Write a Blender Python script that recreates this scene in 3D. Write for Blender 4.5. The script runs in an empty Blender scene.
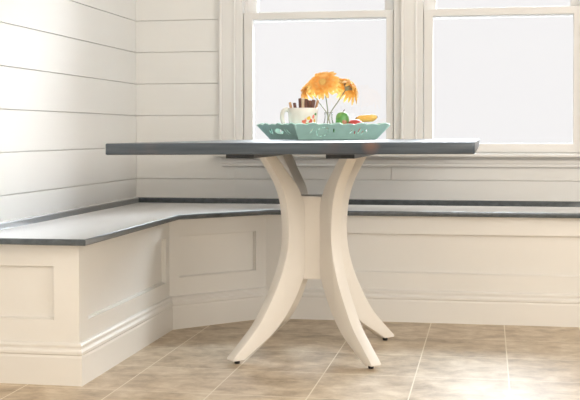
import bpy, bmesh, math, random
from mathutils import Vector, Matrix
random.seed(7)
S = bpy.context.scene
COL = S.collection
PI = math.pi

# ---------------------------------------------------------------- helpers
def srgb(r, g, b):
    def f(c):
        c /= 255.0
        return c / 12.92 if c <= 0.04045 else ((c + 0.055) / 1.055) ** 2.4
    return (f(r), f(g), f(b), 1.0)

def new_mat(name):
    m = bpy.data.materials.new(name); m.use_nodes = True
    nt = m.node_tree
    return m, nt, nt.nodes['Principled BSDF']

def paint(name, col, rough=0.45, var=0.03, scale=6.0, bump=0.0, spec=0.5, coat=0.0):
    m, nt, b = new_mat(name)
    tc = nt.nodes.new('ShaderNodeTexCoord'); n = nt.nodes.new('ShaderNodeTexNoise')
    n.inputs['Scale'].default_value = scale; n.inputs['Detail'].default_value = 4
    nt.links.new(tc.outputs['Object'], n.inputs['Vector'])
    r = nt.nodes.new('ShaderNodeValToRGB')
    c = Vector(col[:3])
    r.color_ramp.elements[0].color = (*(c * (1 - var)), 1); r.color_ramp.elements[1].color = (*(c * (1 + var)), 1)
    r.color_ramp.elements[0].position = 0.3; r.color_ramp.elements[1].position = 0.7
    nt.links.new(n.outputs['Fac'], r.inputs['Fac']); nt.links.new(r.outputs['Color'], b.inputs['Base Color'])
    b.inputs['Roughness'].default_value = rough
    b.inputs['Specular IOR Level'].default_value = spec
    b.inputs['Coat Weight'].default_value = coat
    b.inputs['Coat Roughness'].default_value = 0.15
    if bump:
        bp = nt.nodes.new('ShaderNodeBump'); bp.inputs['Strength'].default_value = bump; bp.inputs['Distance'].default_value = 0.002
        n2 = nt.nodes.new('ShaderNodeTexNoise'); n2.inputs['Scale'].default_value = scale * 20
        nt.links.new(tc.outputs['Object'], n2.inputs['Vector'])
        nt.links.new(n2.outputs['Fac'], bp.inputs['Height']); nt.links.new(bp.outputs['Normal'], b.inputs['Normal'])
    return m

def wood(name, dark, light, knot, stretch=(1.5, 30, 30), rough=0.3, spec=0.5, knots=0.0, coat=0.0, bump=0.12, coatr=0.12, knot_at=None):
    m, nt, b = new_mat(name)
    tc = nt.nodes.new('ShaderNodeTexCoord'); mp = nt.nodes.new('ShaderNodeMapping')
    mp.inputs['Scale'].default_value = stretch
    nt.links.new(tc.outputs['Object'], mp.inputs['Vector'])
    n = nt.nodes.new('ShaderNodeTexNoise'); n.inputs['Scale'].default_value = 2.0; n.inputs['Detail'].default_value = 6; n.inputs['Roughness'].default_value = 0.6
    nt.links.new(mp.outputs['Vector'], n.inputs['Vector'])
    r = nt.nodes.new('ShaderNodeValToRGB')
    r.color_ramp.elements[0].position = 0.32; r.color_ramp.elements[0].color = dark
    r.color_ramp.elements[1].position = 0.72; r.color_ramp.elements[1].color = light
    nt.links.new(n.outputs['Fac'], r.inputs['Fac'])
    out = r.outputs['Color']
    if knots:
        v = nt.nodes.new('ShaderNodeTexNoise'); v.inputs['Scale'].default_value = 5.5; v.inputs['Detail'].default_value = 2
        nt.links.new(tc.outputs['Object'], v.inputs['Vector'])
        kr = nt.nodes.new('ShaderNodeValToRGB')
        kr.color_ramp.elements[0].position = 0.56; kr.color_ramp.elements[0].color = (0, 0, 0, 1)
        kr.color_ramp.elements[1].position = 0.74; kr.color_ramp.elements[1].color = (knots, knots, knots, 1)
        nt.links.new(v.outputs['Fac'], kr.inputs['Fac'])
        mx = nt.nodes.new('ShaderNodeMix'); mx.data_type = 'RGBA'
        nt.links.new(kr.outputs['Color'], mx.inputs['Factor']); nt.links.new(out, mx.inputs['A']); mx.inputs['B'].default_value = knot
        out = mx.outputs['Result']
    if knot_at:
        d = nt.nodes.new('ShaderNodeVectorMath'); d.operation = 'DISTANCE'; nt.links.new(tc.outputs['Object'], d.inputs[0]); d.inputs[1].default_value = knot_at
        ad = nt.nodes.new('ShaderNodeMath'); ad.operation = 'MULTIPLY_ADD'; nt.links.new(n.outputs['Fac'], ad.inputs[0]); ad.inputs[1].default_value = 0.03; nt.links.new(d.outputs['Value'], ad.inputs[2])
        km = nt.nodes.new('ShaderNodeMapRange'); km.inputs['From Min'].default_value = 0.042; km.inputs['From Max'].default_value = 0.016; km.inputs['To Max'].default_value = 0.4
        nt.links.new(ad.outputs[0], km.inputs['Value'])
        mk = nt.nodes.new('ShaderNodeMix'); mk.data_type = 'RGBA'; nt.links.new(km.outputs['Result'], mk.inputs['Factor']); nt.links.new(out, mk.inputs['A']); mk.inputs['B'].default_value = knot
        out = mk.outputs['Result']
    nt.links.new(out, b.inputs['Base Color'])
    b.inputs['Coat Weight'].default_value = coat; b.inputs['Coat Roughness'].default_value = coatr
    bp = nt.nodes.new('ShaderNodeBump'); bp.inputs['Strength'].default_value = bump; bp.inputs['Distance'].default_value = 0.001
    nt.links.new(n.outputs['Fac'], bp.inputs['Height']); nt.links.new(bp.outputs['Normal'], b.inputs['Normal'])
    b.inputs['Roughness'].default_value = rough; b.inputs['Specular IOR Level'].default_value = spec
    return m

def spots(name, base, blobs, rough=0.25, squash=(1, 1, 1)):
    """solid colour with painted blobs at given object-space centres: (centre, radius, colour)"""
    m, nt, b = new_mat(name)
    tc = nt.nodes.new('ShaderNodeTexCoord')
    n = nt.nodes.new('ShaderNodeTexNoise'); n.inputs['Scale'].default_value = 70; n.inputs['Detail'].default_value = 2
    nt.links.new(tc.outputs['Object'], n.inputs['Vector'])
    prev = None
    for c, rad, colr in blobs:
        d = nt.nodes.new('ShaderNodeVectorMath'); d.operation = 'DISTANCE'
        nt.links.new(tc.outputs['Object'], d.inputs[0]); d.inputs[1].default_value = c
        a = nt.nodes.new('ShaderNodeMath'); a.operation = 'MULTIPLY_ADD'
        nt.links.new(n.outputs['Fac'], a.inputs[0]); a.inputs[1].default_value = rad * 1.5; nt.links.new(d.outputs['Value'], a.inputs[2])
        mr = nt.nodes.new('ShaderNodeMapRange')
        mr.inputs['From Min'].default_value = rad * 1.75; mr.inputs['From Max'].default_value = rad * 1.45
        nt.links.new(a.outputs['Value'], mr.inputs['Value'])
        mx = nt.nodes.new('ShaderNodeMix'); mx.data_type = 'RGBA'
        nt.links.new(mr.outputs['Result'], mx.inputs['Factor'])
        if prev is None: mx.inputs['A'].default_value = base
        else: nt.links.new(prev, mx.inputs['A'])
        mx.inputs['B'].default_value = colr
        prev = mx.outputs['Result']
    nt.links.new(prev, b.inputs['Base Color'])
    b.inputs['Roughness'].default_value = rough
    return m

def glass(name, tint=(1, 1, 1, 1), ior=1.45):
    m = bpy.data.materials.new(name); m.use_nodes = True; nt = m.node_tree
    nt.nodes.clear()
    o = nt.nodes.new('ShaderNodeOutputMaterial'); mix = nt.nodes.new('ShaderNodeMixShader')
    fr = nt.nodes.new('ShaderNodeFresnel'); fr.inputs['IOR'].default_value = ior
    t = nt.nodes.new('ShaderNodeBsdfTransparent'); t.inputs['Color'].default_value = tint
    g = nt.nodes.new('ShaderNodeBsdfGlossy'); g.inputs['Roughness'].default_value = 0.02
    nt.links.new(fr.outputs['Fac'], mix.inputs['Fac']); nt.links.new(t.outputs[0], mix.inputs[1]); nt.links.new(g.outputs[0], mix.inputs[2])
    nt.links.new(mix.outputs[0], o.inputs['Surface'])
    return m

def obj(name, bm, mat, parent=None, smooth=False, loc=None):
    bmesh.ops.recalc_face_normals(bm, faces=bm.faces)
    me = bpy.data.meshes.new(name); bm.to_mesh(me); bm.free()
    me.materials.append(mat)
    if smooth:
        for p in me.polygons: p.use_smooth = True
    o = bpy.data.objects.new(name, me); COL.objects.link(o)
    if parent: o.parent = parent
    if loc: o.location = loc
    return o

def smooth_by_angle(o, ang=35):
    me = o.data
    for p in me.polygons: p.use_smooth = True
    me.set_sharp_from_angle(angle=math.radians(ang))

def tag(o, label, cat, group=None):
    o['label'] = label; o['category'] = cat
    if group: o['group'] = group
    return o

def thing(name, label, cat, loc=(0, 0, 0), rotz=0, group=None):
    o = bpy.data.objects.new(name, None); COL.objects.link(o)
    o.empty_display_size = 0.05
    o.location = loc; o.rotation_euler = (0, 0, rotz)
    return tag(o, label, cat, group)

def struct(o):
    o['kind'] = 'structure'; return o

def BM(): return bmesh.new()

def box(bm, x0, x1, y0, y1, z0, z1, bev=0.0, seg=2):
    t = bmesh.new()
    vs = [t.verts.new((x, y, z)) for x in (x0, x1) for y in (y0, y1) for z in (z0, z1)]
    for f in ((0, 1, 3, 2), (4, 6, 7, 5), (0, 4, 5, 1), (2, 3, 7, 6), (0, 2, 6, 4), (1, 5, 7, 3)):
        t.faces.new([vs[i] for i in f])
    bmesh.ops.recalc_face_normals(t, faces=t.faces)
    if bev: bmesh.ops.bevel(t, geom=t.edges[:], offset=bev, segments=seg, profile=0.5, affect='EDGES')
    join(bm, t)

def join(bm, t, M=None):
    me = bpy.data.meshes.new('tmp'); t.to_mesh(me); t.free()
    if M is not None: me.transform(M)
    bm.from_mesh(me); bpy.data.meshes.remove(me)

def prism(bm, pts, z0, z1, bev=0.0, seg=3, M=None):
    """polygon pts (x,y) raised from z0 to z1, optional rounded top/bottom edges"""
    t = bmesh.new()
    lo = [t.verts.new((x, y, z0)) for x, y in pts]; hi = [t.verts.new((x, y, z1)) for x, y in pts]
    n = len(pts)
    t.faces.new(lo[::-1]); t.faces.new(hi)
    for i in range(n): t.faces.new((lo[i], lo[(i + 1) % n], hi[(i + 1) % n], hi[i]))
    bmesh.ops.recalc_face_normals(t, faces=t.faces)
    if bev: bmesh.ops.bevel(t, geom=[e for e in t.edges if abs(e.verts[0].co.z - e.verts[1].co.z) < 1e-6], offset=bev, segments=seg, profile=0.5, affect='EDGES')
    join(bm, t, M)

def sweep(bm, path, prof, closed_prof=True, pre=None, post=None):
    """profile (out, z) swept along a horizontal path with mitred corners; out is to the right of travel"""
    path = list(path); P = [Vector((x, y)) for x, y in path]; rings = []
    pre = Vector(pre) if pre is not None else None; post = Vector(post) if post is not None else None
    for i, p in enumerate(P):
        d0 = (P[i] - P[i - 1]).normalized() if i else ((P[0] - pre).normalized() if pre is not None else None)
        d1 = (P[i + 1] - P[i]).normalized() if i < len(P) - 1 else ((post - P[-1]).normalized() if post is not None else None)
        if d0 is None: d0 = d1
        if d1 is None: d1 = d0
        n0 = Vector((d0.y, -d0.x)); n1 = Vector((d1.y, -d1.x))
        m = (n0 + n1).normalized(); m = m / max(0.2, m.dot(n0))
        rings.append([bm.verts.new((p.x + m.x * o, p.y + m.y * o, z)) for o, z in prof])
    k = len(prof)
    for a, b in zip(rings, rings[1:]):
        for j in range(k if closed_prof else k - 1):
            bm.faces.new((a[j], a[(j + 1) % k], b[(j + 1) % k], b[j]))
    bm.faces.new(rings[0]); bm.faces.new(rings[-1][::-1])

def lathe(bm, prof, seg=40, M=None):
    t = bmesh.new(); rings = []
    for r, z in prof:
        if r < 1e-6: rings.append([t.verts.new((0, 0, z))])
        else: rings.append([t.verts.new((r * math.cos(2 * PI * i / seg), r * math.sin(2 * PI * i / seg), z)) for i in range(seg)])
    for a, b in zip(rings, rings[1:]):
        for i in range(seg):
            j = (i + 1) % seg
            if len(a) == 1 and len(b) > 1: t.faces.new((a[0], b[i], b[j]))
            elif len(b) == 1 and len(a) > 1: t.faces.new((a[i], a[j], b[0]))
            elif len(a) > 1: t.faces.new((a[i], a[j], b[j], b[i]))
    join(bm, t, M)

def tube(bm, pts, rad, seg=10, flat=1.0):
    P = [Vector(p) for p in pts]; rads = rad if isinstance(rad, (list, tuple)) else [rad] * len(P)
    rings = []; up = Vector((0.13, 0.31, 0.94)).normalized(); prev = None
    for i, p in enumerate(P):
        d = (P[min(i + 1, len(P) - 1)] - P[max(i - 1, 0)]).normalized()
        if prev is None:
            a = d.orthogonal().normalized()
        else:
            a = (prev - d * prev.dot(d)).normalized()
        prev = a; b = d.cross(a)
        rings.append([bm.verts.new(p + (a * math.cos(2 * PI * k / seg) * flat + b * math.sin(2 * PI * k / seg)) * rads[i]) for k in range(seg)])
    for a, b in zip(rings, rings[1:]):
        for k in range(seg): bm.faces.new((a[k], a[(k + 1) % seg], b[(k + 1) % seg], b[k]))
    bm.faces.new(rings[0][::-1]); bm.faces.new(rings[-1])

def catmull(pts, n=6):
    P = [Vector(p) for p in pts]; out = []
    for i in range(len(P) - 1):
        p0 = P[max(i - 1, 0)]; p1 = P[i]; p2 = P[i + 1]; p3 = P[min(i + 2, len(P) - 1)]
        for k in range(n):
            t = k / n
            out.append(0.5 * ((2 * p1) + (-p0 + p2) * t + (2 * p0 - 5 * p1 + 4 * p2 - p3) * t * t + (-p0 + 3 * p1 - 3 * p2 + p3) * t ** 3))
    out.append(P[-1]); return out

# ---------------------------------------------------------------- camera solved from the photograph's vanishing points
F = 1100.6; YAW = 0.1779; PITCH = 0.025; CY = 160.64; ROLL = -0.0012; CZ = 0.785
fwd0 = Vector((-math.sin(YAW), math.cos(YAW), 0)); right0 = Vector((math.cos(YAW), math.sin(YAW), 0)); up0 = Vector((0, 0, 1))
fwd = fwd0 * math.cos(PITCH) - up0 * math.sin(PITCH); up1 = up0 * math.cos(PITCH) + fwd0 * math.sin(PITCH)
right = right0 * math.cos(ROLL) + up1 * math.sin(ROLL); up = up1 * math.cos(ROLL) - right0 * math.sin(ROLL)
cd = bpy.data.cameras.new('camera'); cam = bpy.data.objects.new('camera', cd); COL.objects.link(cam)
cd.sensor_fit = 'HORIZONTAL'; cd.sensor_width = 36; cd.lens = F / 580 * 36; cd.shift_y = -(200 - CY) / 580
cd.clip_start = 0.05
R = Matrix((right, up, -fwd)).transposed().to_4x4()
cam.matrix_world = Matrix.Translation((0, 0, CZ)) @ R
S.camera = cam

# ---------------------------------------------------------------- materials
M_wall = paint('wall_paint', (0.855, 0.855, 0.84, 1), 0.5, 0.012, 1.5)
M_trim = paint('trim_paint', (0.82, 0.815, 0.805, 1), 0.38, 0.012, 3)
M_bench = paint('bench_paint', (0.86, 0.835, 0.79, 1), 0.38, 0.012, 3)
M_leg = paint('table_leg_paint', (0.86, 0.815, 0.75, 1), 0.4, 0.015, 8)
M_ceil = paint('ceiling_paint', (0.85, 0.84, 0.82, 1), 0.8, 0.01, 2)
M_seat = wood('seat_stained_wood', srgb(40, 52, 60), srgb(70, 80, 86), srgb(120, 96, 74), (20, 1.2, 20), 0.40, 0.5, coat=1.0, bump=0.0, coatr=0.06)
sb = M_seat.node_tree.nodes['Principled BSDF']; sb.inputs['Sheen Weight'].default_value = 1.0; sb.inputs['Sheen Roughness'].default_value = 0.35   # sheen added in place of the bright grazing glare on the seat
M_top = wood('tabletop_stained_wood', srgb(48, 60, 72), srgb(84, 94, 104), srgb(150, 104, 78), (1.6, 22, 26), 0.3, 0.5, 0.22, knot_at=(0.245, -0.82, -0.010))
M_cleat = wood('cleat_stained_wood', srgb(36, 42, 52), srgb(58, 62, 68), srgb(100, 80, 66), (22, 1.5, 22), 0.35, 0.5)
M_black = paint('black_rubber', srgb(24, 24, 26), 0.6)
M_teal = paint('teal_enamel', srgb(186, 228, 220), 0.35, 0.05, 25)
M_glass = glass('window_glass')
M_vase = glass('vase_glass', (0.98, 0.985, 0.985, 1), 1.12)

def tile_mat():
    m, nt, b = new_mat('stone_tile_floor')
    tc = nt.nodes.new('ShaderNodeTexCoord'); mp = nt.nodes.new('ShaderNodeMapping')
    mp.inputs['Location'].default_value = (1.118 + 0.2965 * 10, -3.204 + 0.3415 * 20, 0)
    nt.links.new(tc.outputs['Object'], mp.inputs['Vector'])
    br = nt.nodes.new('ShaderNodeTexBrick'); br.offset = 0.0; br.squash = 1.0
    br.inputs['Scale'].default_value = 1.0; br.inputs['Brick Width'].default_value = 0.2965; br.inputs['Row Height'].default_value = 0.3415
    br.inputs['Mortar Size'].default_value = 0.0024; br.inputs['Mortar Smooth'].default_value = 0.3; br.inputs['Bias'].default_value = 0.0
    br.inputs['Color1'].default_value = (0.25, 0.25, 0.25, 1); br.inputs['Color2'].default_value = (0.75, 0.75, 0.75, 1); br.inputs['Mortar'].default_value = (0.5, 0.5, 0.5, 1)
    nt.links.new(mp.outputs['Vector'], br.inputs['Vector'])
    n1 = nt.nodes.new('ShaderNodeTexNoise'); n1.inputs['Scale'].default_value = 8; n1.inputs['Detail'].default_value = 8; n1.inputs['Roughness'].default_value = 0.68; n1.inputs['Distortion'].default_value = 0.25
    mp2 = nt.nodes.new('ShaderNodeMapping'); mp2.inputs['Scale'].default_value = (1.0, 1.15, 1)
    nt.links.new(tc.outputs['Object'], mp2.inputs['Vector']); nt.links.new(mp2.outputs['Vector'], n1.inputs['Vector'])
    add = nt.nodes.new('ShaderNodeMath'); add.operation = 'MULTIPLY_ADD'
    nt.links.new(br.outputs['Color'], add.inputs[0]); add.inputs[1].default_value = 0.22; nt.links.new(n1.outputs['Fac'], add.inputs[2])
    r = nt.nodes.new('ShaderNodeValToRGB')
    r.color_ramp.elements[0].position = 0.42; r.color_ramp.elements[0].color = srgb(168, 146, 119)
    r.color_ramp.elements[1].position = 0.80; r.color_ramp.elements[1].color = srgb(232, 216, 193)
    e = r.color_ramp.elements.new(0.6); e.color = srgb(204, 184, 157)
    nt.links.new(add.outputs[0], r.inputs['Fac'])
    mx = nt.nodes.new('ShaderNodeMix'); mx.data_type = 'RGBA'
    nt.links.new(br.outputs['Fac'], mx.inputs['Factor']); nt.links.new(r.outputs['Color'], mx.inputs['A']); mx.inputs['B'].default_value = srgb(238, 226, 206)
    nt.links.new(mx.outputs['Result'], b.inputs['Base Color'])
    bp = nt.nodes.new('ShaderNodeBump'); bp.inputs['Strength'].default_value = 0.25; bp.inputs['Distance'].default_value = 0.002
    n2 = nt.nodes.new('ShaderNodeTexNoise'); n2.inputs['Scale'].default_value = 28; n2.inputs['Detail'].default_value = 5
    nt.links.new(tc.outputs['Object'], n2.inputs['Vector'])
    sub = nt.nodes.new('ShaderNodeMath'); sub.operation = 'SUBTRACT'
    nt.links.new(n2.outputs['Fac'], sub.inputs[0]); nt.links.new(br.outputs['Fac'], sub.inputs[1])
    nt.links.new(sub.outputs[0], bp.inputs['Height']); nt.links.new(bp.outputs['Normal'], b.inputs['Normal'])
    b.inputs['Roughness'].default_value = 0.44; b.inputs['Specular IOR Level'].default_value = 0.35
    return m
M_tile = tile_mat()

# ---------------------------------------------------------------- the room
WX = -1.6205; WY = 4.946; CEIL = 2.6; RX = 2.3; REAR = -2.0
LAP0 = 0.5735; LAP = 0.147; GAP = 0.0026

bm = BM(); box(bm, WX - 0.15, RX + 0.15, REAR - 0.15, WY + 0.15, -0.1, 0.0)
struct(obj('floor', bm, M_tile))
bm = BM(); box(bm, WX - 0.15, RX + 0.15, REAR - 0.15, WY + 0.15, CEIL, CEIL + 0.1)
struct(obj('ceiling', bm, M_ceil))

def lap_rows():
    z = LAP0 - 4 * LAP; rows = []
    while z < CEIL:
        rows.append((max(0.0, z + GAP / 2), min(CEIL, z + LAP - GAP / 2))); z += LAP
    return [r for r in rows if r[1] - r[0] > 0.01]

# left wall: shiplap boards on a backing
bm = BM()
box(bm, WX - 0.15, WX - 0.009, REAR, WY + 0.15, 0, CEIL)
for z0, z1 in lap_rows(): box(bm, WX - 0.012, WX, REAR, WY, z0, z1, 0.0008, 1)
struct(obj('wall_left', bm, M_wall))

# window openings in the back wall
WIN = [(-1.148, -0.372), (-0.325, 0.415)]        # rough opening of the two sashes
WZ0, WZ1 = 0.694, 2.02
bm = BM()
def back_piece(x0, x1, z0, z1):
    box(bm, x0, x1, WY + 0.009, WY + 0.15, z0, z1)
def back_boards(x0, x1, zlo, zhi, joints=()):
    for i, (z0, z1) in enumerate(lap_rows()):
        a, b_ = max(z0, zlo), min(z1, zhi)
        if b_ - a < 0.004: continue
        xs = [x0] + [j for (k, j) in joints if k == i and x0 < j < x1] + [x1]
        for u, v in zip(xs, xs[1:]):
            box(bm, u + (0.0013 if u > x0 else 0), v - (0.0013 if v < x1 else 0), WY, WY + 0.012, a, b_, 0.0008, 1)
OL, OR = WIN[0][0], WIN[1][1]
back_piece(WX - 0.15, OL, 0, CEIL); back_piece(OR, RX + 0.15, 0, CEIL); back_piece(OL, OR, 0, WZ0 - 0.012); back_piece(OL, OR, WZ1, CEIL)
back_piece(WIN[0][1], WIN[1][0], WZ0 - 0.012, WZ1)
back_boards(WX, OL, 0, CEIL); back_boards(OR, RX, 0, CEIL); back_boards(OL, OR, 0, WZ0 - 0.012, joints=[(4, -0.4265), (5, 0.7)]); back_boards(OL, OR, WZ1, CEIL)
struct(obj('wall_back', bm, M_wall))

bm = BM(); box(bm, RX, RX + 0.15, REAR - 0.15, WY + 0.15, 0, CEIL)
struct(obj('wall_right', bm, M_wall))
# added unseen frame and panel on the right wall, backing the side fill lamp
bm = BM()
for y0, y1 in ((0.84, 0.9), (3.3, 3.36)): box(bm, RX - 0.02, RX + 0.001, y0, y1, 1.04, 2.46, 0.003)
for z0, z1 in ((1.04, 1.1), (2.4, 2.46)): box(bm, RX - 0.02, RX + 0.001, 0.9, 3.3, z0, z1, 0.003)
sw = struct(obj('window_4', bm, M_trim))
bm = BM(); box(bm, RX - 0.012, RX - 0.008, 0.902, 3.298, 1.102, 2.398); obj('fill_backing', bm, M_wall, sw)
QX0, QX1, QZ0, QZ1 = 0.9, 2.1, 0.75, 2.25               # added window behind the camera, made to hold the rear fill lamp
bm = BM()
box(bm, WX - 0.15, QX0, REAR - 0.15, REAR, 0, CEIL); box(bm, QX1, RX + 0.15, REAR - 0.15, REAR, 0, CEIL)
box(bm, QX0, QX1, REAR - 0.15, REAR, 0, QZ0); box(bm, QX0, QX1, REAR - 0.15, REAR, QZ1, CEIL)
struct(obj('wall_rear', bm, M_wall))
bm = BM()
for x0, x1 in ((QX0, QX0 + 0.05), (QX1 - 0.05, QX1)): box(bm, x0, x1, REAR - 0.1, REAR - 0.04, QZ0, QZ1, 0.003)
for z0, z1 in ((QZ0, QZ0 + 0.05), (QZ1 - 0.05, QZ1), (1.475, 1.525)): box(bm, QX0 + 0.05, QX1 - 0.05, REAR - 0.1, REAR - 0.04, z0, z1, 0.003)
qw = struct(obj('window_3', bm, M_trim))
bm = BM(); box(bm, QX0 + 0.05, QX1 - 0.05, REAR - 0.072, REAR - 0.068, QZ0 + 0.05, QZ1 - 0.05)
obj('pane', bm, M_glass, qw)

# windows: jamb frame, lower sash in front, upper sash behind it
def window(i, ox0, ox1, gx0, gx1, sx0, sx1):
    """ox: opening, sx: sash outer, gx: glass of lower sash"""
    bm = BM()
    y0, y1 = WY - 0.002, WY + 0.12
    box(bm, ox0, sx0 - 0.002, y0, y1, WZ0, WZ1, 0.0015, 1); box(bm, sx1 + 0.002, ox1, y0, y1, WZ0, WZ1, 0.0015, 1)
    box(bm, sx0 - 0.002, sx1 + 0.002, y0, y1, WZ1 - 0.03, WZ1, 0.0015, 1)
    box(bm, sx0 - 0.002, sx1 + 0.002, WY + 0.02, y1, WZ0 - 0.01, WZ0 + 0.004, 0.0015, 1)
    # parting bead between the two tracks
    box(bm, sx0 - 0.002, sx0 + 0.006, WY + 0.052, WY + 0.060, WZ0, WZ1 - 0.03); box(bm, sx1 - 0.006, sx1 + 0.002, WY + 0.052, WY + 0.060, WZ0, WZ1 - 0.03)
    w = struct(obj('window_%d' % i, bm, M_trim))
    MR0, MR1 = 1.305, 1.339
    def sash(name, ya, yb, za, zb, bot, topr, lx0, lx1):
        bm = BM()
        box(bm, sx0, lx0, ya, yb, za, zb, 0.003); box(bm, lx1, sx1, ya, yb, za, zb, 0.003)
        box(bm, lx0 - 0.004, lx1 + 0.004, ya, yb, za, za + bot, 0.003); box(bm, lx0 - 0.004, lx1 + 0.004, ya, yb, zb - topr, zb, 0.003)
        # glazing stop
        s = obj(name, bm, M_trim, w)
        bm = BM(); ym = (ya + yb) / 2 + 0.006
        box(bm, lx0 - 0.003, lx1 + 0.003, ym - 0.002, ym + 0.002, za + bot - 0.003, zb - topr + 0.003)
        obj('pane', bm, M_glass, s)
        return s
    sash('lower_sash', WY + 0.014, WY + 0.050, WZ0 + 0.004, MR1, 0.738 - WZ0 - 0.004, MR1 - MR0, gx0, gx1)
    sash('upper_sash', WY + 0.062, WY + 0.098, MR0 - 0.004, WZ1 - 0.03, 0.036, 0.05, gx0 + 0.012, gx1 - 0.012)
    return w
window(1, WIN[0][0], WIN[0][1], -1.066, -0.452, -1.108, -0.418)
window(2, WIN[1][0], WIN[1][1], -0.243, 0.367, -0.284, 0.409)

# casings, stool and apron
bm = BM()
def casing(x0, x1):
    box(bm, x0, x1, WY - 0.018, WY + 0.001, WZ0 + 0.002, WZ1 + 0.0, 0.003)
    box(bm, x0, x0 + 0.012, WY - 0.024, WY - 0.016, WZ0 + 0.002, WZ1, 0.003); box(bm, x1 - 0.010, x1, WY - 0.022, WY - 0.016, WZ0 + 0.002, WZ1, 0.003)
casing(-1.217, -1.142); casing(-0.384, -0.312); casing(0.418, 0.50)
box(bm, -1.225, 0.508, WY - 0.02, WY + 0.001, WZ1, WZ1 + 0.085, 0.004)
struct(obj('trim_1', bm, M_trim))
bm = BM()
box(bm, -1.240, 0.525, WY - 0.052, WY + 0.035, 0.678, 0.6935, 0.005, 3)
struct(obj('trim_2', bm, M_trim))
bm = BM()
prof = [(0, 0.632), (0.010, 0.632), (0.014, 0.635), (0.014, 0.642), (0.011, 0.645), (0.013, 0.652), (0.013, 0.664), (0.022, 0.672), (0.024, 0.678), (0, 0.678)]
sweep(bm, [(-1.207, WY + 0.0005), (0.50, WY + 0.0005)], prof)
struct(obj('trim_3', bm, M_trim))

# ---------------------------------------------------------------- built-in bench: three panelled base units, one continuous seat
ZS, TH = 0.4617, 0.0205
BX, BYC, BYB = -1.251, 3.243, 4.576            # body planes of the left unit (front, end) and of the back unit (front)
A = Vector((BX, 4.232)); B = Vector((-0.928, BYB))   # the diagonal face of the corner unit
XE = RX - 0.003
ZB = ZS - TH - 0.0005                          # top of base units

def panel_face(t, p, q, x0, x1, z0, z1, back=0.018, thick=0.027, left=0.0, right=0.0):
    """face frame between plan points p and q with a sunk panel; x along p->q. returns frame bmesh, panel bmesh"""
    p, q = Vector(p), Vector(q); d = (q - p); L = d.length; d.normalize(); n = Vector((d.y, -d.x))
    Mx = Matrix(((d.x, -n.x, 0, p.x), (d.y, -n.y, 0, p.y), (0, 0, 1, 0), (0, 0, 0, 1)))   # local y points inward
    f = BM()
    fb = bmesh.new()
    box(fb, left, x0, 0, thick, 0, ZB); box(fb, x1, L - right, 0, thick, 0, ZB)
    box(fb, x0, x1, 0, thick, 0, z0); box(fb, x0, x1, 0, thick, z1, ZB)
    # thin bead round the opening
    b = 0.003
    for (u0, u1, v0, v1) in ((x0, x1, z0, z0 + b), (x0, x1, z1 - b, z1), (x0, x0 + b, z0, z1), (x1 - b, x1, z0, z1)):
        box(fb, u0, u1, back * 0.5, thick, v0, v1, 0.0008, 1)
    bmesh.ops.remove_doubles(fb, verts=fb.verts, dist=1e-5)
    join(f, fb, Mx)
    pb = bmesh.new(); box(pb, x0 + b * 0.5, x1 - b * 0.5, back, thick - 0.0005, z0 + b * 0.5, z1 - b * 0.5)
    g = BM(); join(g, pb, Mx)
    return f, g

SKIRT = [(0, 0), (0.0145, 0), (0.0145, 0.086), (0.0125, 0.0935), (0, 0.0935)]
CAP = [(0, 0.0935), (0.012, 0.0935), (0.0155, 0.098), (0.0155, 0.106), (0.0125, 0.1105), (0.0095, 0.1125), (0.009, 0.118), (0.0115, 0.121), (0.0115, 0.126), (0.008, 0.1305), (0, 0.132)]

# left unit
u = thing('bench_cabinet', 'white panelled bench cabinet along the left wall, with a square end nearest the camera', 'bench cabinet', (BX, BYC, 0), group='built-in bench cabinets')
def child(name, bm, mat, par=u):
    o = obj(name, bm, mat, par); o.matrix_parent_inverse = Matrix.Translation(-Vector(par.location)); return o
ep = [(WX + 0.003, BYC), (BX, BYC)]; ELEN = BX - WX - 0.003
f1, p1 = panel_face(None, ep[0], ep[1], 0.08, ELEN - 0.082, 0.203, 0.3705)
f2, p2 = panel_face(None, (BX, BYC), A, 0.082, 4.214 - BYC - 0.028, 0.193, 0.3705, left=0.027)
child('face_frame', f1, M_bench); child('face_frame', f2, M_bench); child('panel', p1, M_bench); child('panel', p2, M_bench)
path_l = [(WX + 0.003, BYC), (BX, BYC), tuple(A)]
bm = BM(); sweep(bm, path_l, SKIRT, post=B); child('skirting', bm, M_bench)
bm = BM(); sweep(bm, path_l, CAP, post=B); child('base_moulding', bm, M_bench)
# corner unit
u2 = thing('bench_cabinet', 'white bench cabinet set diagonally across the corner, with one small panel', 'bench cabinet', (A.x, A.y, 0), group='built-in bench cabinets')
LD = (B - A).length
f3, p3 = panel_face(None, A, B, 0.045, LD - 0.050, 0.205, 0.3725)
child('face_frame', f3, M_bench, u2); child('panel', p3, M_bench, u2)
bm = BM(); sweep(bm, [tuple(A), tuple(B)], SKIRT, pre=(BX, BYC), post=(XE, BYB)); child('skirting', bm, M_bench, u2)
bm = BM(); sweep(bm, [tuple(A), tuple(B)], CAP, pre=(BX, BYC), post=(XE, BYB)); child('base_moulding', bm, M_bench, u2)
# back unit
u3 = thing('bench_cabinet', 'long white panelled bench cabinet under the windows, behind the table', 'bench cabinet', (B.x, B.y, 0), group='built-in bench cabinets')
f4, p4 = panel_face(None, B, (XE, BYB), 0.155, 2.1, 0.203, 0.366)
child('face_frame', f4, M_bench, u3); child('panel', p4, M_bench, u3)
bm = BM(); sweep(bm, [tuple(B), (XE, BYB)], SKIRT, pre=A); child('skirting', bm, M_bench, u3)
bm = BM(); sweep(bm, [tuple(B), (XE, BYB)], CAP, pre=A); child('base_moulding', bm, M_bench, u3)

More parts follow.
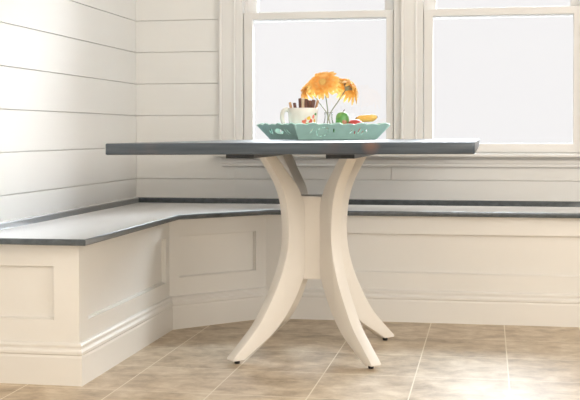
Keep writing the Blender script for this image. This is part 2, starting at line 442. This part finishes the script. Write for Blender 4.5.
# seat slab
seat = thing('window_seat', 'dark-stained glossy wooden bench seat wrapping the corner below the windows', 'bench seat', (WX, WY, ZS - TH))
SX, SYC, SYB = -1.206, 3.184, 4.545
I1 = (SX, 4.222); I2 = (-0.905, SYB)
g = 0.002
def slab(pts):
    bm = BM(); prism(bm, pts, ZS - TH, ZS, 0.004, 3); return bm
def sub(o, par=seat):
    o.matrix_parent_inverse = Matrix.Translation(-Vector(par.location)); return o
o = obj('seat_board', slab([(WX + g, SYC), (SX, SYC), I1, I2, (XE, SYB), (XE, WY - g), (WX + g, WY - g)]), M_seat, seat); sub(o); smooth_by_angle(o, 50)
TR = [(0, ZS - 0.0005), (0.013, ZS - 0.0005), (0.013, ZS + 0.019), (0.0105, ZS + 0.0235), (0.006, ZS + 0.0245), (0, ZS + 0.0245)]
bm = BM(); sweep(bm, [(WX + g, SYC + 0.004), (WX + g, WY - g), (XE, WY - g)], TR)
o = obj('back_strip', bm, M_seat, seat); sub(o)

# ---------------------------------------------------------------- pedestal table
TC = Vector((-0.610, 3.897, 0))
tab = thing('pedestal_table', 'table with a dark-stained wooden top on four curved white legs around a square post', 'table', TC)
TX0, TX1, TY0, TY1 = -1.099, -0.035, 3.06, 4.70
cx, cy_ = (TX0 + TX1) / 2, (TY0 + TY1) / 2
def rrect(hx, hy, r, n=5):
    pts = []
    for sx, sy, a0 in ((1, 1, 0), (-1, 1, 90), (-1, -1, 180), (1, -1, 270)):
        for k in range(n + 1):
            a = math.radians(a0 + 90 * k / n); pts.append((sx * (hx - r) + r * math.cos(a), sy * (hy - r) + r * math.sin(a)))
    return pts
bm = BM(); prism(bm, rrect((TX1 - TX0) / 2, (TY1 - TY0) / 2, 0.009), -0.0335, 0, 0.004, 3)
top = obj('tabletop', bm, M_top, tab); smooth_by_angle(top, 40)
top.location = (cx - TC.x, cy_ - TC.y, 0.7578); top.rotation_euler = (0, -0.0045, 0)
for x0, x1, zt in ((-0.791, -0.703, 0.7232), (-0.481, -0.394, 0.7246)):
    bm = BM(); box(bm, x0 - TC.x, x1 - TC.x, 3.285 - TC.y, 4.51 - TC.y, 0.708, zt, 0.0015, 2)
    obj('cleat', bm, M_cleat, tab)
bm = BM(); box(bm, -0.060, 0.060, -0.060, 0.060, 0.268, 0.562, 0.0025, 2)
obj('post', bm, M_leg, tab)
OUT = [(.240, .708), (.200, .655), (.168, .605), (.147, .55), (.1365, .48), (.1355, .41), (.147, .345), (.175, .27), (.213, .20), (.259, .13), (.307, .08), (.360, .031)]
INN = [(.325, .0125), (.279, .041), (.206, .087), (.154, .137), (.108, .198), (.073, .262), (.062, .30), (.058, .41), (.062, .52), (.075, .560), (.096, .600), (.142, .652), (.190, .708)]
prof = [tuple(v) for v in catmull([(a, b, 0) for a, b in OUT], 5)] + [(.370, .021, 0), (.372, .016, 0), (.369, .0125, 0)] + [tuple(v) for v in catmull([(a, b, 0) for a, b in INN], 5)]
def leg_bm():
    t = bmesh.new(); h = 0.0205
    a = [t.verts.new((r, -h, z)) for r, z, _ in prof]; b = [t.verts.new((r, h, z)) for r, z, _ in prof]
    n = len(prof); t.faces.new(a); t.faces.new(b[::-1])
    for i in range(n): t.faces.new((a[i], b[i], b[(i + 1) % n], a[(i + 1) % n]))
    bmesh.ops.recalc_face_normals(t, faces=t.faces)
    bmesh.ops.bevel(t, geom=[e for e in t.edges if abs(e.verts[0].co.y - e.verts[1].co.y) < 1e-6], offset=0.0022, segments=2, profile=0.5, affect='EDGES')
    return t
LA = math.radians(48)
for ang in (PI + LA, -LA, LA, PI - LA):
    L = obj('leg', leg_bm(), M_leg, tab); L.rotation_euler = (0, 0, ang); smooth_by_angle(L, 40)
    bm = BM(); lathe(bm, [(0, 0), (0.0085, 0), (0.0095, 0.002), (0.0095, 0.010), (0.008, 0.0135), (0, 0.0135)], 18)
    P_ = obj('foot_pad', bm, M_black, L, True); P_.location = (0.342, 0, 0)

# ---------------------------------------------------------------- tray and what is on it
def tz(x): return 0.7578 + (x - cx) * 0.0045          # tabletop height at x
TRX, TRY = -0.653, 4.39
THETA = math.radians(40)
tz0 = tz(TRX) + 0.0012
tray = thing('serving_tray', 'teal cut-out serving tray with flared scalloped sides on the dark table', 'tray', (TRX, TRY, tz0), THETA)
TL, TW, TFL, THH = 0.363, 0.222, 0.042, 0.0625
bm = BM(); box(bm, -TL / 2, TL / 2, -TW / 2, TW / 2, 0, 0.005, 0.0015, 2)
obj('tray_floor', bm, M_teal, tray)
SL = math.hypot(TFL, THH)
def facet(length, holes):
    """flared side as a filled outline with real cut-outs; local x along the side, y up the slope, thickness in z"""
    cu = bpy.data.curves.new('c', 'CURVE'); cu.dimensions = '2D'; cu.fill_mode = 'BOTH'; cu.extrude = 0.0022; cu.bevel_depth = 0.0006; cu.bevel_resolution = 1
    def loop(pts):
        s = cu.splines.new('POLY'); s.points.add(len(pts) - 1)
        for p, q in zip(s.points, pts): p.co = (q[0], q[1], 0, 1)
        s.use_cyclic_u = True
    h = length / 2; ht = h + TFL
    pts = [(-h, 0), (h, 0)]
    n = max(4, int(round(2 * ht / 0.055))) ; K = 8
    for i in range(n):
        for k in range(K + (1 if i == n - 1 else 0)):
            t = (i + k / K) / n
            w = math.sin(PI * k / K)
            pts.append((ht - 2 * ht * t, SL - 0.008 + 0.008 * w - (0.004 if (i % 2) else 0) * w))
    loop(pts)
    for hpts in holes: loop(hpts)
    o = bpy.data.objects.new('c', cu); COL.objects.link(o)
    me = bpy.data.meshes.new_from_object(o.evaluated_get(bpy.context.evaluated_depsgraph_get()))
    bm = BM(); bm.from_mesh(me); bpy.data.objects.remove(o); bpy.data.curves.remove(cu); bpy.data.meshes.remove(me)
    return bm
def ell(cx_, cy__, a, b, rot=0, n=14):
    c, s = math.cos(rot), math.sin(rot)
    return [(cx_ + a * math.cos(2 * PI * k / n) * c - b * math.sin(2 * PI * k / n) * s, cy__ + a * math.cos(2 * PI * k / n) * s + b * math.sin(2 * PI * k / n) * c) for k in range(n)]
def ring_motif(x, y, R_=0.020, n=8):
    return [ell(x + R_ * 1.25 * math.cos(2 * PI * k / n), y + R_ * math.sin(2 * PI * k / n), 0.0072, 0.0038, 2 * PI * k / n + PI / 2) for k in range(n)]
def leaf_motif(x, y):
    return [ell(x - 0.036, y + 0.002, 0.012, 0.0042, 1.1), ell(x - 0.018, y - 0.005, 0.011, 0.0046, 2.0), ell(x - 0.001, y + 0.005, 0.015, 0.0050, 1.4),
            ell(x + 0.018, y - 0.003, 0.013, 0.0046, 1.1), ell(x + 0.036, y + 0.004, 0.011, 0.0042, 2.0)]
ym = SL * 0.48
long_h = ring_motif(-0.085, ym) + [ell(-0.135, ym + 0.004, 0.013, 0.0042, 1.1), ell(-0.034, ym + 0.004, 0.013, 0.0042, 2.0)] + leaf_motif(0.085, ym)
short_h = [ell(0, ym + 0.002, 0.034, 0.014)] + [ell(sx * (0.056 + 0.018 * k), ym, 0.017 - 0.003 * k, 0.0045, PI / 2 + sx * 0.5) for sx in (-1, 1) for k in (0, 1)]
for length, dist, ang, holes in ((TL, TW / 2, 0, long_h), (TW, TL / 2, PI / 2, short_h), (TL, TW / 2, PI, long_h), (TW, TL / 2, 3 * PI / 2, short_h)):
    bm = facet(length, holes)
    # side runs along x at y=-dist, leaning outwards
    sl = Vector((0, -TFL, THH)).normalized(); nn = Vector((1, 0, 0)).cross(sl)
    Mx = Matrix(((1, sl.x, nn.x, 0), (0, sl.y, nn.y, -dist), (0, sl.z, nn.z, 0.003), (0, 0, 0, 1)))
    bm.transform(Matrix.Rotation(ang, 4, 'Z') @ Mx)
    obj('tray_side', bm, M_teal, tray)

def at(px, py, Y):
    """point on the plane y=Y seen at a photo position (used to read sizes and places off the photograph)"""
    d = fwd + right * ((px - 290) / F) - up * ((py - CY) / F)
    return Vector((0, 0, CZ)) + d * (Y / d.y)
ZT = tz0 + 0.0052                                    # floor of the tray

# mug
mp_ = at(303, 115, 4.36)
MUGH = at(302, 108.0, 4.36).z - ZT
MR = 0.0605
flower = [((0.006, -0.052, MUGH * .56), .012, srgb(232, 120, 96)), ((0.022, -0.050, MUGH * .66), .010, srgb(240, 190, 70)), ((0.030, -0.046, MUGH * .56), .010, srgb(226, 104, 92)),
          ((0.038, -0.040, MUGH * .70), .009, srgb(236, 130, 120)), ((0.047, -0.030, MUGH * .80), .008, srgb(96, 150, 84)), ((0.044, -0.036, MUGH * .58), .008, srgb(236, 180, 90)), ((0.016, -0.050, MUGH * .46), .009, srgb(150, 180, 110))]
M_mug = spots('painted_ceramic', srgb(240, 234, 226), flower, 0.2)
mug = thing('mug', 'large cream mug painted with flowers, on the left of the teal tray', 'mug', (mp_.x, mp_.y, ZT), YAW)
bm = BM()
k = MUGH
lathe(bm, [(0, 0), (.036, 0), (.038, .002), (.041, .008), (.050, .25 * k), (.0565, .5 * k), (.0595, .8 * k), (MR, k - .002), (MR - .001, k), (MR - .0035, k - .001), (.0555, .8 * k), (.0525, .5 * k), (.046, .25 * k), (.034, .010), (0, .008)], 48)
obj('mug_body', bm, M_mug, mug, True)
bm = BM()
hp = [(-.054, .90 * k), (-.066, .955 * k), (-.079, .90 * k), (-.084, .74 * k), (-.081, .56 * k), (-.070, .42 * k), (-.051, .34 * k)]
tube(bm, [(v.x, 0, v.y) for v in catmull([(a, b, 0) for a, b in hp], 5)], 0.0075, 12, 1.25)
obj('handle', bm, M_mug, mug, True)
# biscuit sticks standing in the mug: (px top, py top, width m, lean x, colour, depth offset, round top, label)
brown, dbrown, tan, cream = srgb(116, 80, 66), srgb(92, 62, 54), srgb(206, 164, 122), srgb(226, 206, 178)
cols = {'b': wood('brown_biscuit', srgb(138, 102, 88), srgb(168, 130, 112), brown, (30, 30, 6), .7), 'd': wood('dark_biscuit', srgb(112, 80, 72), srgb(142, 106, 94), brown, (30, 30, 6), .7),
        't': wood('tan_biscuit', srgb(196, 152, 112), srgb(222, 186, 146), brown, (30, 30, 6), .7), 'c': wood('cream_biscuit', srgb(214, 190, 160), srgb(236, 220, 196), brown, (30, 30, 6), .7)}
sticks = [(289.8, 102.2, .013, -.020, 't', -.004, 'short tan stick leaning furthest left out of the mug'),
          (294.4, 102.8, .015, -.012, 'd', .006, 'short dark brown stick leaning left in the mug, beside the tan one'),
          (299.9, 98.2, .013, -.001, 'd', -.006, 'tall dark brown stick standing upright left of the cream one in the mug'),
          (302.9, 98.2, .0115, .000, 'c', -.020, 'tall cream stick standing upright in front in the mug'),
          (306.4, 98.8, .016, .001, 'd', -.006, 'tall dark brown stick right behind the cream one in the mug'),
          (310.0, 100.3, .017, .004, 'b', .010, 'brown stick in the mug, middle of the right-hand cluster'),
          (313.8, 99.6, .018, .008, 'd', -.012, 'dark brown stick with rounded top leaning right in the mug'),
          (318.0, 100.2, .012, .014, 't', .006, 'slim tan stick leaning furthest right out of the mug')]
for px, py, w, lean, c, dy, lab in sticks:
    t = at(px, py, mp_.y + dy)
    bx_ = mp_.x + max(-.024, min(.024, (t.x - mp_.x) * .45)); base = Vector((bx_, mp_.y + dy * .6, ZT + .012)); tip = Vector((t.x, t.y, t.z))
    ax = (tip - base); Ln = ax.length; ax.normalize()
    bm = BM(); box(bm, -w / 2, w / 2, -w * .4, w * .4, 0, Ln, w * .22, 3)
    o = obj('biscuit_stick', bm, cols[c]); o.location = base
    o.rotation_mode = 'QUATERNION'; o.rotation_quaternion = ax.to_track_quat('Z', 'Y') @ Matrix.Rotation(YAW, 3, 'Z').to_quaternion()
    tag(o, lab, 'biscuit', 'sticks in the mug')

# vase with three gerberas
vp = at(328.5, 118, 4.42)
VH = at(328.5, 112.5, 4.42).z - ZT
vase = BM()
lathe(vase, [(0, 0), (.026, 0), (.028, .003), (.027, .02), (.022, .055), (.0165, VH * .72), (.015, VH * .88), (.0175, VH - .001), (.0165, VH), (.0145, VH - .002), (.013, VH * .88), (.0145, VH * .72), (.020, .055), (.025, .02), (.024, .008), (0, .007)], 40)
o = obj('vase', vase, M_vase, None, True); o.location = (vp.x, vp.y, ZT)
tag(o, 'slim clear glass bud vase holding orange flowers, in the middle of the tray', 'vase')
M_petal = wood('orange_petal', srgb(255, 196, 96), srgb(255, 224, 150), srgb(255, 190, 84), (40, 40, 40), .6)
nt = M_petal.node_tree; pb = nt.nodes['Principled BSDF']; tr = nt.nodes.new('ShaderNodeBsdfTranslucent'); mxs = nt.nodes.new('ShaderNodeMixShader')
nt.links.new(pb.inputs['Base Color'].links[0].from_socket, tr.inputs['Color']); mxs.inputs['Fac'].default_value = 0.5
nt.links.new(pb.outputs[0], mxs.inputs[1]); nt.links.new(tr.outputs[0], mxs.inputs[2]); nt.links.new(mxs.outputs[0], nt.nodes['Material Output'].inputs['Surface'])
M_disc = wood('flower_disc', srgb(222, 170, 80), srgb(240, 205, 130), srgb(200, 150, 70), (200, 200, 200), .7)
M_stem = paint('flower_stem', srgb(168, 172, 150), 0.5, 0.06, 30)
def gerbera(label, face, normal, rad, foot, mid, droop=0.25, seed=1):
    rnd = random.Random(seed)
    face = Vector(face); nrm = Vector(normal).normalized()
    g = thing('gerbera', label, 'flower', foot, 0, 'orange gerberas in the vase')
    q = nrm.to_track_quat('Z', 'Y'); Mx = Matrix.Translation(face - Vector(foot)) @ q.to_matrix().to_4x4()
    bm = BM(); t = bmesh.new()
    for layer, (n, r0, r1, lift, dr) in enumerate(((22, .25, 1.0, 0.004, droop), (20, .22, .88, 0.009, droop * .7), (18, .2, .55, .012, -.05))):
        for k in range(n):
            a = 2 * PI * (k + .5 * (layer % 2) + rnd.uniform(-.2, .2)) / n; rr = rad * r1 * rnd.uniform(.9, 1.06); w = rad * .105 * (1.1 if layer < 2 else .7)
            ca, sa = math.cos(a), math.sin(a); tw = rnd.uniform(-.25, .25); dd = dr * rnd.uniform(.6, 1.4)
            prev = None
            for s, ws in ((0, .35), (.3, .85), (.6, 1.0), (.85, .8), (.97, .4), (1.0, .12)):
                rx = rad * r0 + (rr - rad * r0) * s; z = lift + rad * .10 * math.sin(s * PI) - dd * rad * s * s
                row = []
                for e in (-1, 0, 1):
                    y = e * w * ws; zz = z + (-.12 * w if e == 0 else 0) + tw * y
                    row.append(t.verts.new((rx * ca - y * sa, rx * sa + y * ca, zz)))
                if prev:
                    for i in range(2): t.faces.new((prev[i], prev[i + 1], row[i + 1], row[i]))
                prev = row
    join(bm, t, Mx); obj('petals', bm, M_petal, g, True)
    bm = BM(); lathe(bm, [(0, .012), (rad * .12, .0145), (rad * .24, .012), (rad * .27, .007), (rad * .2, .002), (0, .001)], 24, Mx); obj('flower_disc', bm, M_disc, g, True)
    bm = BM(); lathe(bm, [(0, -.016), (.004, -.015), (rad * .16, -.006), (rad * .3, .003), (rad * .2, .004), (0, .003)], 20, Mx); obj('calyx', bm, M_stem, g, True)
    neck = face - nrm * .013
    pts = catmull([Vector((0, 0, 0)), Vector(mid) - Vector(foot), (neck - Vector(foot)) * .6 + (Vector(mid) - Vector(foot)) * .4 - nrm * .006, neck - Vector(foot)], 8)
    bm = BM(); tube(bm, pts, .0024, 8); obj('stem', bm, M_stem, g, True)
    return g
V = Vector((vp.x, vp.y, ZT))
fl1 = at(323.5, 83.5, 4.33)
back = -fwd
neckz = V.z + VH * .88
gerbera('large orange gerbera facing the room, front of the three in the vase', fl1, (-.12, -.84, .54), .071, V + Vector((-.010, .004, .009)), (V.x - .002, V.y - .003, neckz), .22, 3)
fl2 = at(347.5, 87.5, 4.49)
gerbera('orange gerbera turned away to the right, showing its green calyx and stem', fl2, (.42, .42, .62), .068, V + Vector((-.013, -.004, .009)), (V.x + .003, V.y + .003, neckz), .45, 5)
fl3 = at(308.5, 89, 4.58)
gerbera('orange gerbera drooping left, half hidden behind the large one', fl3, (-.62, -.30, .60), .060, V + Vector((.014, .002, .009)), (V.x - .003, V.y + .004, neckz), .5, 9)

# fruit
M_gr = spots('green_pear_skin', srgb(104, 166, 92), [((0.012, -.022, .066), .012, srgb(180, 120, 92)), ((-.012, -.02, .095), .016, srgb(136, 188, 108))], .3)
M_rd = spots('red_apple_skin', srgb(206, 84, 82), [((0.010, -.02, .040), .014, srgb(226, 130, 110)), ((-.02, -.01, .02), .016, srgb(190, 64, 70))], .3)
def apple(name, label, px, py_top, Y, rad, mat, stem=True, rz=0):
    c = at(px, py_top, Y); 
    g = thing(name, label, 'fruit', (c.x, c.y, ZT), rz)
    h = at(px, 119.6, Y).z - ZT
    bm = BM(); lathe(bm, [(0, .10 * h), (rad * .22, .03 * h), (rad * .5, 0), (rad * .78, .12 * h), (rad * .96, .38 * h), (rad, .58 * h), (rad * .92, .80 * h), (rad * .68, .955 * h), (rad * .38, h), (rad * .16, .95 * h), (0, .86 * h)], 32)
    obj('skin', bm, mat, g, True)
    bm = BM(); tube(bm, [(0, 0, .86 * h), (.001, 0, .98 * h), (.004, .001, 1.13 * h)], [.0012, .0012, .0018], 7); obj('stem', bm, M_stemb, g, True)
    return g, h
M_stemb = paint('fruit_stem', srgb(118, 92, 60), .7)
pc = at(342.3, 118, 4.45)
pear = thing('green_pear', 'round-topped green pear with a short stem on the tray, right of the flower stems', 'fruit', (pc.x, pc.y, ZT))
PH = at(342.3, 111.9, 4.45).z - ZT
bm = BM(); lathe(bm, [(0, .004), (.012, .001), (.024, .003), (.034, .014), (.0375, .030), (.036, .044), (.0305, .054), (.0275, PH - .042), (.0272, PH - .028), (.0258, PH - .018), (.0225, PH - .0095), (.0165, PH - .0035), (.009, PH - .0002), (.003, PH - .001), (0, PH - .004)], 32)
obj('skin', bm, M_gr, pear, True)
bm = BM(); tube(bm, [(0, 0, PH - .005), (.004, 0, PH + .003), (.010, .001, PH + .009)], [.0014, .0014, .002], 7); obj('stem', bm, M_stemb, pear, True)
g2, h2 = apple('red_apple', 'red apple low on the tray between the green pear and the banana', 355.5, 121, 4.43, .033, M_rd)
M_ban = spots('banana_skin', srgb(255, 206, 112), [((.052, -.012, .046), .022, srgb(176, 190, 84)), ((.030, -.014, .032), .018, srgb(210, 196, 92)), ((.068, -.002, .064), .012, srgb(150, 160, 70)), ((-.03, -.012, .075), .022, srgb(250, 200, 104))], .45)
bc = at(366.5, 119.5, 4.505)
ban = thing('banana', 'yellow banana with a green underside and dark tip, right end of the tray', 'fruit', (bc.x, bc.y, ZT), YAW)
pl = [at(354.5, 121.0, 4.505), at(359, 119.3, 4.505), at(364.5, 118.4, 4.505), at(370, 118.2, 4.505), at(374.5, 117.4, 4.505), at(377.2, 116.6, 4.505)]
inv = Matrix.Rotation(-YAW, 3, 'Z')
pts = catmull([inv @ (p - Vector(ban.location)) for p in pl], 6); n = len(pts)
def brad(s): return .0150 * min(1, (.4 + 2.4 * s)) * min(1, .24 + 2.6 * (1 - s))
bm = BM(); tube(bm, pts, [brad(i / (n - 1)) for i in range(n)], 10); obj('peel', bm, M_ban, ban, True)
bm = BM(); tube(bm, [pts[-1] - (pts[-1] - pts[-2]) * .5, pts[-1] + (pts[-1] - pts[-2]) * .9], [.0045, .0035], 8); obj('tip', bm, M_black, ban, True)

# ---------------------------------------------------------------- light: overcast sky through the windows, plus added fill lamps inside the room
w = bpy.data.worlds.new('overcast_sky'); S.world = w; w.use_nodes = True; nt = w.node_tree; nt.nodes.clear()
out = nt.nodes.new('ShaderNodeOutputWorld'); bg = nt.nodes.new('ShaderNodeBackground')
tc = nt.nodes.new('ShaderNodeTexCoord'); sx = nt.nodes.new('ShaderNodeSeparateXYZ'); nt.links.new(tc.outputs['Generated'], sx.inputs[0])
mr = nt.nodes.new('ShaderNodeMapRange'); mr.inputs['From Min'].default_value = 0.15; mr.inputs['From Max'].default_value = 0.42
SKY_LOW, SKY_HIGH = 0.84, 52.0
mr.inputs['To Min'].default_value = SKY_LOW; mr.inputs['To Max'].default_value = SKY_HIGH; mr.interpolation_type = 'SMOOTHSTEP'
nt.links.new(sx.outputs['Z'], mr.inputs['Value'])
# upper sky shaped brighter towards the right, to throw light on the left wall
my = nt.nodes.new('ShaderNodeMapRange'); my.inputs['From Min'].default_value = 0.25; my.inputs['From Max'].default_value = 0.8; my.interpolation_type = 'SMOOTHSTEP'
dt = nt.nodes.new('ShaderNodeVectorMath'); dt.operation = 'DOT_PRODUCT'; dt.inputs[1].default_value = (0.78, 0.62, 0.0)
nt.links.new(tc.outputs['Generated'], dt.inputs[0]); nt.links.new(dt.outputs['Value'], my.inputs['Value'])
ms = nt.nodes.new('ShaderNodeMix'); ms.data_type = 'FLOAT'; ms.inputs['A'].default_value = SKY_LOW
nt.links.new(my.outputs[0], ms.inputs['Factor']); nt.links.new(mr.outputs[0], ms.inputs['B'])
sc = nt.nodes.new('ShaderNodeMix'); sc.data_type = 'RGBA'; sz = nt.nodes.new('ShaderNodeMapRange'); sz.inputs['From Min'].default_value = 0.16; sz.inputs['From Max'].default_value = 0.6
nt.links.new(sx.outputs['Z'], sz.inputs['Value']); nt.links.new(sz.outputs[0], sc.inputs['Factor'])
sc.inputs['A'].default_value = (1, 0.99, 1, 1); sc.inputs['B'].default_value = (0.84, 1.0, 1.12, 1); nt.links.new(sc.outputs['Result'], bg.inputs['Color'])
nt.links.new(ms.outputs['Result'], bg.inputs['Strength'])
nt.links.new(bg.outputs[0], out.inputs['Surface'])

def area(name, loc, rot, sx_, sy_, power, col):
    l = bpy.data.lights.new(name, 'AREA'); l.shape = 'RECTANGLE'; l.size = sx_; l.size_y = sy_; l.energy = power; l.color = col
    o = bpy.data.objects.new(name, l); COL.objects.link(o); o.location = loc; o.rotation_euler = rot; return o
area('side_fill_light', (RX - 0.03, 2.1, 1.75), (PI / 2, 0, PI / 2), 2.4, 1.3, 50, (1, 0.965, 0.92))  # added side fill, brightens the left wall and bench
area('rear_fill_light', ((QX0 + QX1) / 2, REAR - 0.02, (QZ0 + QZ1) / 2), (PI / 2, 0, 0), QX1 - QX0, QZ1 - QZ0, 56, (1, 0.92, 0.82))  # added warm fill from behind the camera
area('ceiling_fill_light', (-0.3, -0.7, CEIL - 0.03), (0, 0, 0), 2.4, 1.6, 14, (1, 0.85, 0.65))  # added overhead fill, no fixture behind it

S.view_settings.view_transform = 'Standard'; S.view_settings.look = 'None'; S.view_settings.gamma = 1; S.view_settings.use_curve_mapping = False
S.view_settings.exposure = 0.13
